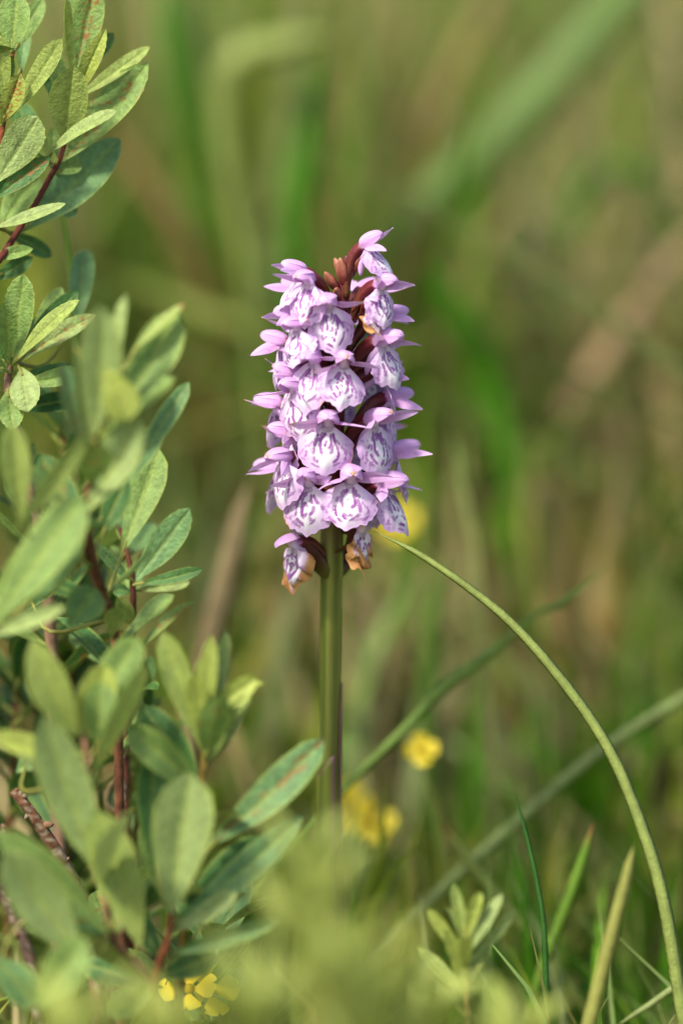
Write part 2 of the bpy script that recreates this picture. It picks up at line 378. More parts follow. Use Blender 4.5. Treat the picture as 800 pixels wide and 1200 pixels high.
def lip_mesh(seed, withered=0.0):
    R = random.Random(seed); nr = np.random.RandomState(seed)
    nu, nv = 57, 49
    u = np.linspace(-1, 1, nu)[None, :].repeat(nv, 0); v = np.linspace(0, 1, nv)[:, None].repeat(nu, 1)
    tooth = R.uniform(.7, 1.3); notch = R.uniform(.19, .27); ua = np.abs(u)
    phi = u * math.radians(118)
    rho = 1 + .055 * np.cos(phi * 2) + tooth * .17 * np.exp(-(u / .05) ** 2) - .085 * np.exp(-((ua - notch) / .05) ** 2)
    rho += sum(nr.uniform(.008, .022) * np.sin(u * k + nr.uniform(0, 6.3)) for k in (9, 17, 29, 43))
    ox = R.uniform(5.2, 5.9) * np.sin(phi) * rho; os_ = 4.5 + R.uniform(4.6, 5.3) * np.cos(phi) * rho
    tx, ts = u * 1.35, np.zeros_like(u)
    x = tx + (ox - tx) * v ** .92; s = ts + (os_ - ts) * v
    # relief: hangs forward, lobes swept back, pinched centre ridge, wavy rim
    a = math.radians(R.uniform(14, 30))
    back = (.022 + .05 * R.random()) * x ** 2 * sstep(.1, .6, v)
    wave = .42 * v ** 2 * sum(nr.uniform(.4, 1) * np.sin(ua * k + u * nr.uniform(-2, 2) + nr.uniform(0, 6)) for k in (5, 9, 15)) * (.4 + .6 * ua)
    ridge = .35 * np.exp(-(u / .16) ** 2) * v
    groove = -.5 * np.exp(-(u / .35) ** 2) * (1 - v) ** 2
    y = .6 + s * math.sin(a) - back + wave * .55 + ridge + groove - .018 * s ** 2 * sstep(.5, 1, v)
    z = -.3 - s * math.cos(a) - .015 * x ** 2
    if withered:
        cr = sum(nr.uniform(.3, .8) * np.sin(x * nr.uniform(.6, 1.9) + s * nr.uniform(.6, 1.9) + nr.uniform(0, 6)) for _ in range(5))
        y = y + withered * .8 * cr * v; x = x * (1 - .35 * withered * v); z = z + withered * (.9 * v * np.sin(x * 1.7 + seed) - .2 * cr * v)
        y = y - withered * 1.8 * v ** 2 * np.abs(u)
    # pigment: white heart, lilac rim, broken purple loops and dots
    cen = np.exp(-((x / 2.9) ** 2) - ((s - 4.4) / 4.6) ** 2 * .8)
    base = mixc(np.broadcast_to(mixc(LILAC, PALE, .35), (nv, nu, 3)), WHITE, np.clip(cen * 1.55 - .12, 0, 1)[..., None])
    base = mixc(base, LILAC, (.5 * sstep(.80, 1.0, np.maximum(ua, v)))[..., None])
    ink = np.zeros((nv, nu))
    def stroke(pts, wd, k=1.0):
        nonlocal ink
        pts = np.array(pts); d = np.full((nv, nu), 1e9)
        for p, q in zip(pts[:-1], pts[1:]):
            e = q - p; t = np.clip(((x - p[0]) * e[0] + (s - p[1]) * e[1]) / (e @ e + 1e-9), 0, 1)
            d = np.minimum(d, np.hypot(x - p[0] - t * e[0], s - p[1] - t * e[1]))
        ink = np.maximum(ink, k * (1 - sstep(wd * .7, wd * 1.05, d)))
    for loop, (wx, top, bot, wd) in enumerate(((1.25, 1.2, 6.0, .34), (2.45, 1.2, 7.9, .34), (3.7, 2.0, 8.4, .27), (4.7, 2.9, 7.6, .21))):
        wx *= R.uniform(.88, 1.1); bot += R.uniform(-.5, .4)
        for sg in (-1, 1):
            path = []
            for t in np.linspace(0, 1, 26):
                ang = t * math.pi / 2 * 1.05
                px_ = wx * (.42 + .58 * math.sin(min(1, t * 1.7) * math.pi / 2)) if t < .6 else wx * math.cos((t - .6) / .4 * math.pi / 2 * .86) ** .7
                py_ = top + (bot - top) * (t ** .9)
                path.append((sg * px_ + .14 * math.sin(t * 9 + seed + loop), py_ + .12 * math.sin(t * 13 + sg)))
            i = R.randrange(3)
            while i < 24:
                ln = R.choice((2, 3, 4, 5, 8) if loop < 2 else (1, 2, 2, 3, 4))
                j = min(25, i + ln)
                if R.random() < (.92 if loop < 2 else .68):
                    stroke(path[i:j + 1], wd * R.uniform(.75, 1.35), (1, .97, .8, .58)[loop] * R.uniform(.75, 1))
                i = j + R.choice((2, 2, 3, 4))
    for _ in range(R.randrange(9, 16)):
        p = np.array((R.gauss(0, .7), R.uniform(1.0, 7.0))); q = p + np.array((R.gauss(0, .25), R.gauss(.15, .4)))
        stroke([p, q], R.uniform(.18, .38), R.uniform(.6, 1))
    for _ in range(22):
        p = np.array((R.choice((-1, 1)) * R.uniform(2.6, 5.4), R.uniform(2, 8.3))); q = p + np.array((R.gauss(0, .2), R.gauss(.1, .3)))
        stroke([p, q], R.uniform(.14, .28), R.uniform(.2, .55))
    col = mixc(base, PURP, (ink * .95)[..., None])
    if withered:
        w0 = .38 if withered > .9 else .66
        wv = sstep(w0, w0 + .3, v + .28 * ua ** 2 + .10 * np.sin(x * 2.3 + s * 1.3 + seed))
        col = mixc(col, mixc(np.broadcast_to(TAN, col.shape), TAND, (.5 + .5 * np.sin(x * 5 + s * 3))[..., None] * .6), wv[..., None])
    elif R.random() < .35:
        sd = R.choice((-1, 1)); col = mixc(col, TAN, (.9 * sstep(.93, 1, v) * sstep(.2, .5, sd * u))[..., None])
    V = np.stack([x, y, z], -1).reshape(-1, 3) * mm
    return mesh('lip', V, gridF(nu, nv), M_PETAL, col.reshape(-1, 3))

def tepal_mesh(name, seed, L=7.2, Wd=3.3, cup=.12, bend=.5, c0=PINK, c1=LILAC, dry=0.0):
    R = random.Random(seed); nu, nv = 13, 17
    V = []; K = []
    for j in range(nv):
        v = j / (nv - 1); hw = Wd * .5 * ((v + .06) ** .6) * ((1 - v) ** .92 + .015) * 2.05
        th = bend * v; yy = L * (math.sin(th) / bend if abs(bend) > 1e-4 else v); zz = -L * ((1 - math.cos(th)) / bend if abs(bend) > 1e-4 else 0)
        for i in range(nu):
            u = 2 * i / (nu - 1) - 1; xx = u * hw
            V.append((xx, yy, zz - cup * xx * xx + .10 * math.sin(v * 7 + u * 2 + seed) * abs(u) + .12 * math.exp(-(u / .2) ** 2)))
            vein = .5 + .5 * math.cos(u * 15); c = mixc(c0, c1, v * 1.1); c = mixc(c, PALE, .35 * abs(u)); c = c * (1 - .08 * vein * (1 - abs(u)))
            if R.random() < .02: c = mixc(c, PURP, .35)
            if dry: c = mixc(c, TAN, dry * sstep(.75, .95, np.array(v + .1 * math.sin(u * 4 + seed))))
            K.append(c)
    return mesh(name, np.array(V) * mm, gridF(nu, nv), M_PETAL, K)

def hood_piece(name, seed, a0, a1, rad, dry=0.0, split=0.0):
    """one of the three tepals that close into the helmet above the lip; a0..a1 = sweep round the helmet in degrees"""
    nu, nv = 15, 17; V = []; K = []
    for j in range(nv):
        v = j / (nv - 1); t = v * math.pi * .94 + .12
        prof = math.sin(min(t, math.pi)) ** .72
        for i in range(nu):
            q = i / (nu - 1); half = (a1 - a0) * .5 * (1 - .45 * v ** 3) ; mid = (a0 + a1) * .5 * (1 - .15 * v)
            a = math.radians(mid + (q * 2 - 1) * half)
            r = rad * prof * (1 + .04 * math.sin(q * 9 + seed))
            x = 2.35 * r * math.sin(a) * (1 + split * v * v * (1 if mid > 0 else -1 if mid < 0 else 0) * .25)
            z = 1.25 + 2.2 * r * math.cos(a) - .2 * (v - .4) ** 2 + .5 * v ** 3
            y = 2.3 - 3.4 * math.cos(t) * (1 + .12 * v * v) * (1 - .05 * abs(q * 2 - 1)) 
            V.append((x, y, z)); e = abs(2 * q - 1)
            vein = .5 + .5 * math.cos((2 * q - 1) * 13)
            c = mixc(PINK, LILAC, .25 + .6 * v); c = mixc(c, PALE, .45 * e); c = c * (1 - .09 * vein * (1 - e))
            if dry: c = mixc(c, TAN, dry * sstep(.8, .97, np.array(v)))
            K.append(c)
    return mesh(name, np.array(V) * mm, gridF(nu, nv), M_PETAL, K)

def core_mesh(seed):
    """throat, column and twisted ovary that ties the flower to the spike"""
    ov = catmull([(0, .2, .5), (0, -1.6, .6), (0, -4.5, -1.2), (0, -7.3, -5), (0, -9.2, -9.2)], 15)
    V1, F1 = tube(ov, [.9, 1.15, 1.3, 1.4, 1.45, 1.45, 1.4, 1.35, 1.3, 1.2, 1.1, 1.0, .9, .8, .75], 12, .13, 6)
    K1 = [mixc(mixc(PINK, MAROON, j / 3.0), mixc(MAROON, GREENB, .25), max(0, (j - 4) / 10)) * (1.1 + .25 * math.cos(6 * k / 12 * 2 * math.pi)) for j in range(15) for k in range(12)]
    cl = catmull([(0, .1, .1), (0, .9, 1.2), (0, 1.5, 2.3)], 7)
    V2, F2 = tube(cl, [1.15, 1.05, .95, .9, .85, .7, .35], 10)
    K2 = [mixc(PALE, lin(214, 170, 110), (j / 6) ** 3) for j in range(7) for k in range(10)]
    V, F, K = join((V1, F1, np.array(K1)), (V2, F2, np.array(K2)))
    return mesh('flower', np.array(V) * mm, F, M_OVARY, K)
def spur_mesh():
    sp = catmull([(0, .6, -.3), (0, -.8, -.9), (0, -2.6, -2.8), (0, -4.0, -5.6)], 12)
    V, F = tube(sp, [1.25, 1.2, 1.1, 1.0, .95, .9, .9, .85, .8, .75, .6, .3], 12)
    K = [mixc(PALE, LILAC, j / 11) for j in range(12) for k in range(12)]
    return mesh('spur', np.array(V) * mm, F, M_PETAL, K)
def bract_mesh(seed, L=10, Wd=3.0):
    R = random.Random(seed); nu, nv = 9, 15; V = []; K = []
    for j in range(nv):
        v = j / (nv - 1); hw = Wd * .5 * ((v + .12) ** .4) * ((1 - v) ** .8) * 1.55
        for i in range(nu):
            u = 2 * i / (nu - 1) - 1
            V.append((u * hw, L * v, .16 * (u * hw) ** 2 + 1.6 * v * v - .5 * v))
            K.append(mixc(mixc(lin(96, 84, 34), MAROON, .35 + .65 * v), lin(128, 50, 52), .35 * abs(u)))
    return mesh('bract', np.array(V) * mm, gridF(nu, nv), M_OVARY, K)

LIPS = [lip_mesh(s) for s in range(11, 23)]
LIPS_W = [lip_mesh(31, 1.0), lip_mesh(37, .8)]
SEPS = [tepal_mesh('sepal', s, L, Wd, cp, bd, dry=dr) for s, L, Wd, cp, bd, dr in
        ((1, 8.4, 3.2, .14, .35, 0), (2, 8.0, 3.0, .2, .1, 0), (3, 8.8, 3.1, .12, -.35, .8), (4, 7.6, 3.2, .18, .55, 0), (5, 8.0, 2.8, .22, -.2, .9))]
HOODS = [hood_piece('hood', s, -58, 58, 1.06, dry=d) for s, d in ((1, 0), (2, .9), (3, 0))]
PETL = [hood_piece('petal', s, 30, 128, .96, split=sp) for s, sp in ((4, 0), (5, .9))]
PETR = [hood_piece('petal', s, -128, -30, .97, split=sp) for s, sp in ((6, 0), (7, .9))]
CORE = core_mesh(1); SPUR = spur_mesh(); BRACTS = [bract_mesh(s, L) for s, L in ((1, 11), (2, 9.5), (3, 12))]

AX = [(386, 1250), (385, 980), (387, 800), (388, 665), (390, 560), (394, 460), (400, 370), (404, 318), (407, 300)]
AXP = [np.array(P(x, y, 0)) for x, y in AX]
def axis_at(z):
    zs = [p[2] for p in AXP]; return np.array([np.interp(z, zs, [p[0] for p in AXP]), 0, z])
orchid = thing('orchid', Vector((AXP[0][0], 0, 0)), 'spotted lilac orchid spike on one upright green stem', 'orchid')
ol = np.array(orchid.location)

def stem_mesh():
    pts = catmull(AXP, 60); n = len(pts)
    pyn = [np.interp(p[2], [q[2] for q in AXP], [a[1] for a in AX]) for p in pts]
    rad = [np.interp(py, [300, 330, 420, 560, 640, 668, 690, 900, 1000, 1250], [3, 7, 10, 12, 13.5, 14.5, 12.6, 12.2, 13, 14]) * S for py in pyn]
    V, F = tube([p - ol for p in pts], rad, 26, .045, 7)
    K = []
    for py in pyn:
        for k in range(26):
            a = 2 * math.pi * k / 26
            g = mixc(lin(136, 144, 60), lin(80, 98, 30), .5 + .5 * math.cos(5 * a + .8))
            st = .22 * max(0, math.cos(3 * a + 2.4)) + .25 * max(0, math.cos(7 * a))
            c = mixc(g, lin(92, 52, 36), st); c = mixc(MAROON, c, np.clip((py - 555) / 100, 0, 1)); K.append(c)
    return mesh('stem', V, F, M_STEM, K)
obj('stem', stem_mesh(), orchid)
def sheath_mesh():
    nk, nv = 40, 40; V = []; K = []
    for k in range(nk):
        q = k / (nk - 1); a = math.radians(-35 + 330 * q)      # opening faces right front
        e = abs(2 * q - 1)
        top = 905 - 122 * math.exp(-((q - .06) / .10) ** 2) - 26 * math.exp(-((q - .9) / .2) ** 2) + 16 * math.cos(q * 8)
        for j in range(nv):
            v = j / (nv - 1); py = 1245 + (top - 1245) * v
            z = P(388, py, 0).z; ax = axis_at(z)
            r = (np.interp(py, [780, 900, 1000, 1250], [13.0, 13.1, 14.2, 15.4])) * S * (1 + .012 * math.cos(6 * a)) + (.00012 * e)
            V.append(ax + np.array([math.cos(a) * r, math.sin(a) * r, 0]) - ol)
            g = mixc(lin(122, 130, 50), lin(88, 102, 34), .5 + .5 * math.cos(6 * a + 1))
            rim = max(.35 * sstep(.97, .99, np.array(v)), sstep(.90, .96, np.array(e)))
            K.append(mixc(g, lin(138, 84, 96), rim))
    F = gridF(nv, nk); me = mesh('leaf_sheath', V, F, M_STEM, K)
    return me
sh = obj('leaf_sheath', sheath_mesh(), orchid); md = sh.modifiers.new('thick', 'SOLIDIFY'); md.thickness = .0002

RF = random.Random(77)
def place_flower(px, py, yaw, pitch=0, sc=1.0, roll=0, r=None, lip=None, open_=None, wither=None, sep=True, hood_s=.93):
    ps = math.radians(yaw); r = (8.6 if r is None else r) * mm
    Y = -r * math.cos(ps)
    pos = np.array(P(px, py, Y))
    R3 = Matrix.Rotation(math.pi + ps, 4, 'Z') @ Matrix.Rotation(math.radians(pitch), 4, 'X') @ Matrix.Rotation(math.radians(roll), 4, 'Y')
    M = Matrix.Translation(Vector(pos - ol)) @ R3 @ Matrix.Scale(sc, 4)
    fl = obj('flower', CORE, orchid, M)
    lm = LIPS_W[wither] if wither is not None else LIPS[RF.randrange(len(LIPS)) if lip is None else lip]
    lo = obj('lip', lm, fl); lo.rotation_euler = (math.radians(RF.uniform(-12, 10)), math.radians(RF.uniform(-11, 11)), math.radians(RF.uniform(-14, 14))); lo.scale = (RF.uniform(.92, 1.06), 1, RF.uniform(.92, 1.06))
    op = (RF.random() < .3) if open_ is None else open_
    H = Matrix.Translation((0, -.0004, 0)) @ Matrix.Rotation(math.radians(RF.uniform(-6, 10)), 4, 'X') @ Matrix.Diagonal((hood_s * RF.uniform(.92, 1.05), hood_s * RF.uniform(.95, 1.1), hood_s * RF.uniform(.9, 1.05), 1))
    if wither is None or wither == 1:
        obj('hood', HOODS[RF.randrange(3)], fl, H)
        if wither is None:
            obj('petal', PETL[op], fl, H); obj('petal', PETR[op], fl, H)
    if sep:
        for sg in (-1, 1):
            d = Vector((sg * RF.uniform(.55, .95), RF.uniform(.45, .85), RF.uniform(-.25, .28))).normalized()
            upv = Vector((sg * .2, -.45, .85)); xx = d.cross(upv).normalized(); zz = xx.cross(d)
            B = Matrix((xx, d, zz)).transposed().to_4x4()
            B = B @ Matrix.Rotation(RF.uniform(-.6, .6), 4, 'Y')
            obj('sepal', SEPS[RF.randrange(5)], fl, Matrix.Translation((sg * .9 * mm, .2 * mm, .6 * mm)) @ B)
    obj('spur', SPUR, fl)
    # bract below the flower, rooted on the spike
    zb = pos[2] - .0085 * sc; ax = axis_at(max(zb, P(388, 668, 0).z)) - ol
    dirv = Vector(pos - ol) - Vector(ax); dirv.z *= .8; dirv.normalize()
    sd = dirv.cross(Vector((0, 0, 1))).normalized(); nz = sd.cross(dirv)
    B = Matrix((sd, dirv, nz)).transposed().to_4x4()
    obj('bract', BRACTS[RF.randrange(3)], orchid, Matrix.Translation(Vector(ax)) @ B @ Matrix.Scale(RF.uniform(.85, 1.05), 4))
    return fl

FL = [  # px, py, yaw, pitch, scale, roll
    (430, 291, 74, 22, .86, 0), (445, 338, 52, 4, .88, -6), (352, 321, -78, 12, .82, 0), (362, 331, -38, 4, .88, 4),
    (384, 358, -2, 0, .98, 0), (346, 372, -76, 0, .9, 0), (350, 386, -42, 2, .9, 8), (368, 424, -20, 0, .98, 4),
    (402, 428, 6, -2, 1.02, -4), (345, 443, -78, 2, .92, 0), (347, 461, -38, 0, .98, 6), (446, 405, 58, 6, 1.04, 0),
    (384, 497, 0, 2, 1.06, 0), (343, 514, -72, 4, 1.0, 0), (334, 540, -40, 0, .98, 4), (436, 498, 50, 4, 1.06, 0),
    (449, 572, 60, 4, 1.04, 0), (362, 568, -14, 0, 1.02, 2), (411, 564, 5, 2, 1.12, 0),
    # flowers round the sides and back of the spike
    (452, 372, 100, 0, .9, 0), (442, 440, 98, -4, 1.0, 0), (455, 470, 108, 0, .95, 0), (462, 535, 98, 0, 1.0, 0), (330, 405, -108, 0, .9, 0),
    (325, 478, -104, 0, .95, 0), (328, 553, -108, -4, 1.0, 0), (350, 340, -128, 0, .85, 0)]
for i, f in enumerate(FL): place_flower(*f, lip=(i * 5) % 12)
for i, (py, yw) in enumerate(((345, 150), (390, 205), (420, 145), (455, 190), (490, 235), (500, 140), (545, 185), (580, 225), (575, 135), (430, 240))):
    ax_x = np.interp(py, [300, 665], [404, 388]); place_flower(ax_x + 48 * math.sin(math.radians(yw)), py, yw, 2, .95)
place_flower(434, 360, 28, -6, .62, 10, r=7, wither=1, sep=False, hood_s=1.05)
place_flower(346, 640, -48, -14, .92, 0, r=10, wither=1, sep=False, hood_s=1.0)
place_flower(423, 622, 18, -12, .82, 0, r=7.5, wither=0, sep=False)
def bud_mesh(seed, L, Rr):
    V, F = tube([(0, L * t, .3 * math.sin(t * 3)) for t in np.linspace(0, 1, 13)], [Rr * math.sin(math.pi * (.12 + .86 * t)) ** .8 + .05 for t in np.linspace(0, 1, 13)], 14, .10, 3)
    K = [mixc(lin(116, 44, 44), lin(164, 110, 84), j / 12 * .8) * (1 + .2 * math.cos(3 * k / 14 * 6.28)) for j in range(13) for k in range(14)]
    return mesh('bud', np.array(V) * mm, F, M_OVARY, K)
for i, (px, py, dx, dy, dz, L, Rr) in enumerate(((404, 334, -.16, -.3, .95, 6.2, 1.25), (409, 326, .35, .2, .95, 6.0, 1.2), (396, 340, -.55, -.3, .8, 5.0, 1.0), (412, 318, .45, -.35, .9, 4.4, 1.0), (398, 352, -.2, -.8, .7, 4.5, .9), (402, 322, -.5, .4, .9, 4.0, .9))):
    d = Vector((dx, dy, dz)).normalized(); xx = d.cross(Vector((0, 1, .2))).normalized(); zz = xx.cross(d)
    obj('bud', bud_mesh(i, L, Rr), orchid, Matrix.Translation(Vector(np.array(P(px, py, dy * .003)) - ol)) @ Matrix((xx, d, zz)).transposed().to_4x4())
# the fat ovary below the withered flower, and its neighbour at the back
for (p0, p1, p2, rr) in (((386, 676, -.001), (370, 655, -.003), (354, 632, -.005), 9.5), ((392, 676, 0), (402, 664, .002), (410, 640, .004), 7)):
    pts = catmull([np.array(P(*q)) - ol for q in (p0, p1, p2)], 14)
    V, F = tube(pts, [rr * S * (.45 + .62 * math.sin(math.pi * (.1 + .75 * t))) for t in np.linspace(0, 1, 14)], 14, .08, 6)
    K = [mixc(lin(112, 116, 44), lin(74, 34, 26), min(1, .25 + j / 9)) * (1 + .25 * math.cos(6 * k / 14 * 6.28)) for j in range(14) for k in range(14)]
    obj('seed_pod', mesh('seed_pod', V, F, M_OVARY, K), orchid)

# ------------------------------------------------------------------ bog myrtle
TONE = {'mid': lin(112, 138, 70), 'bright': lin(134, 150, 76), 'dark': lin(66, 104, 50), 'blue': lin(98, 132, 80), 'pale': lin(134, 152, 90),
        'lime': lin(148, 160, 74), 'deep': lin(46, 88, 34), 'fresh_lit': lin(172, 184, 98)}  # last tone: fresh lime with extra light in its colour, against shade on sprigs
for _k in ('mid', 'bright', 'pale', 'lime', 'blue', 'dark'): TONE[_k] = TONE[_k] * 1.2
RUST = lin(150, 86, 40)
RL = random.Random(5)
def leaf_mesh(L, Wd, tone, bend, fold, rust, seed, nib=False, hires=False):
    R = random.Random(seed); nu, nv = (17, 34) if hires else (9, 18)
    V = []; K = []; c0 = TONE[tone]; fat = R.uniform(.55, .70); bl = R.uniform(.55, .85); k1 = R.uniform(-.5, .5)
    mott = R.uniform(0, 50)
    for j in range(nv):
        v = j / (nv - 1)
        if v < fat: hw = Wd * .5 * (.10 + .90 * math.sin(math.pi / 2 * v / fat) ** 1.15)
        else: hw = Wd * .5 * max(0, 1 - ((v - fat) / (1.0 - fat)) ** 2.3) ** bl
        hw = float(max(hw, .02 * Wd))
        th = bend * v; yy = L * (math.sin(th) / bend); zz = L * ((1 - math.cos(th)) / bend)
        sr = .022 * Wd * (1 if (j % 3) == 0 else -.5) if (v > .76 and v < .97) else 0
        for i in range(nu):
            u = 2 * i / (nu - 1) - 1
            xx = u * (hw + (sr if abs(u) > .95 else 0)) + k1 * .12 * L * math.sin(v * math.pi) * .4
            lat = .5 + .5 * math.cos((v * 9 - abs(u) * 1.6) * 2 * math.pi)
            dz = fold * abs(u) * hw - .05 * hw * math.exp(-(u / .10) ** 2) * 2 + .03 * Wd * math.sin(v * 8 + seed + 2 * u) * abs(u) + .022 * Wd * lat * (1 - abs(u))
            V.append((xx, yy, zz + dz))
            n = mnoise.noise(Vector((xx * 420 + mott, yy * 420, 2)))
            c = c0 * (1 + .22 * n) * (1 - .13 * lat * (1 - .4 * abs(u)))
            c = mixc(c, TONE['lime'] * 1.05, .55 * math.exp(-(u / .09) ** 2) * (1 - .5 * v))
            c = mixc(c, TONE['lime'] * 1.1, .5 * sstep(.86, 1.0, np.array(abs(u))))
            if rust:
                q = mnoise.noise(Vector((xx * 1500 + mott, yy * 1500, 7))) + .35 * math.exp(-(u / .4) ** 2) + .25 * mnoise.noise(Vector((xx * 300, yy * 300, mott)))
                c = mixc(c, RUST, rust * sstep(.42, .6, np.array(q)))
            if nib and v > .9: c = mixc(c, lin(140, 84, 52), .7)
            K.append(c)
    return V, gridF(nu, nv), K

class Shoot:
    def __init__(s, name, label, pts, rad, colr=lin(98, 52, 34), cat='shrub shoot', group=None, knob=0, mt=None, seg=9, root=True, dense=True):
        Q = [np.array(P(*p)) for p in pts]; W = list(rad) if hasattr(rad, '__len__') else list(np.linspace(rad * .55, rad, len(Q)))
        if root and Q[-1][2] > 0:
            d = Q[-1] - Q[-2]; d /= np.linalg.norm(d); d = d * .4 + np.array([0, 0, -1.0]); d /= np.linalg.norm(d)
            L = (Q[-1][2] + .006) / -d[2]; Q.append(Q[-1] + d * L * .5); Q.append(Q[-2] + d * L); W += [W[-1] * 1.08, W[-1] * 1.15]
        n = len(Q) * 8; s.pp = catmull(Q, n); s.W = np.interp(np.linspace(0, len(W) - 1, n), range(len(W)), W) * S
        base = s.pp[-1]; s.loc = np.array([base[0], base[1], max(0, base[2])])
        s.e = thing(name, Vector(s.loc), label, cat, group)
        V, F = tube([p - s.loc for p in s.pp], s.W * .5, seg, 0, 1, .16 if knob else .05, len(label))
        K = []
        for j in range(n):
            for k in range(seg):
                cc = colr * RL.uniform(.75, 1.3)
                K.append(mixc(cc, lin(150, 140, 122), (.75 if RL.random() < knob else 0)))
        s.stem = obj('stem', mesh('stem', V, F, mt or M_BARK, K), s.e)
        s.N = 0
    def near(s, p):
        d = [np.linalg.norm(p - q) for q in s.pp]; i = int(np.argmin(d)); return s.pp[i], d[i]
    def leaf(s, bx, by, tx, ty, wd, tone='mid', Y=0.0, dY=0.0, roll=None, bend=None, fold=None, rust=0.0, nib=False, hires=False, pet=True):
        b = np.array(P(bx, by, Y)); t = np.array(P(tx, ty, Y + dY)); q0, d0 = s.near(b)
        k0 = .75 if d0 < 45 * S else .75 * 45 * S / d0
        if np.dot(b - q0, t - b) > -.3 * d0 * np.linalg.norm(t - b): b = b + (q0 - b) * k0
        ax = Vector(t - b); L = ax.length; ax.normalize()
        real = max(wd, .30 * L / S * .62); 
        ang = math.acos(min(1, wd / real)) if roll is None else math.radians(roll)
        if roll is None: ang *= RL.choice((-1, 1)); ang += RL.uniform(-.25, .25)
        toc = Vector((0, -1, .35)); n = (toc - ax * toc.dot(ax)).normalized()
        n = Matrix.Rotation(ang, 3, ax) @ n
        x = ax.cross(n).normalized(); B = Matrix((x, ax, n)).transposed().to_4x4()
        bd = RL.uniform(-.55, .45) if bend is None else bend
        if abs(bd) < .02: bd = .02
        # aim the chord of the bent leaf at its tip
        M = Matrix.Translation(Vector(b - s.loc)) @ B @ Matrix.Rotation(-bd / 2, 4, 'X')
        V, F, K = leaf_mesh(L * 1.02, real * S, tone, bd, RL.uniform(.12, .5) if fold is None else fold, rust, RL.randrange(9999), nib, hires)
        q, dd = s.near(b)
        if pet and dd > .0006:
            Mi = M.inverted(); p0 = np.array(Mi @ Vector(q - s.loc)); p1 = np.zeros(3); p2 = np.array([0, .0022, 0])
            V2, F2 = tube(catmull([p0, p0 * .45 + np.array([0, -.22 * dd, 0]), p2], 9), np.linspace(.00045, .0003, 9), 6)
            V, F, K = join((V, F, np.array(K)), (V2, F2, mixc(lin(120, 74, 46), TONE['lime'], .65)))
        else:
            V, F, K = V, F, np.array(K)
        s.N += 1
        return obj('leaf', mesh('leaf', V, F, M_LEAF, K), s.e, M)
    def auto(s, n, i0, i1, Lr=(80, 130), Wr=(28, 44), tones=('mid', 'dark', 'bright', 'blue'), up=.7, seed=1):
        R = random.Random(seed); m = len(s.pp)
        for k in range(n):
            t = i0 + (i1 - i0) * (k + R.random() * .6) / n; i = min(m - 2, int(t * (m - 1)))
            p = s.pp[i]; tg = s.pp[max(0, i - 1)] - s.pp[i + 1]; tg = tg / np.linalg.norm(tg)
            az = k * 2.4 + R.uniform(-.4, .4); side = np.array([math.cos(az), math.sin(az), 0])
            d = Vector(tg * up + side * R.uniform(.5, .9)).normalized(); L = R.uniform(*Lr) * S; wd = R.uniform(*Wr) * S
            n_ = Vector((0, 0, 1)) + Vector(tg) * .6 - Vector(side) * .3; n_ = (n_ - d * n_.dot(d)).normalized()
            n_ = Matrix.Rotation(R.uniform(-.6, .6), 3, d) @ n_
            x = d.cross(n_).normalized(); B = Matrix((x, d, n_)).transposed().to_4x4()
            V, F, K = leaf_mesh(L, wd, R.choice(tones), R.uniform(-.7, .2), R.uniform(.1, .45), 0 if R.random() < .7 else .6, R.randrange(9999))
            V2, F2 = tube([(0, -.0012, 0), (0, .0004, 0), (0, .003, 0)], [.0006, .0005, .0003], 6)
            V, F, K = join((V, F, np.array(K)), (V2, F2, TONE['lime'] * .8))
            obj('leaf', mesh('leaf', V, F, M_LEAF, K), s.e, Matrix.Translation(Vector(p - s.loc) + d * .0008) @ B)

GB = 'shoots of the bog myrtle bush'
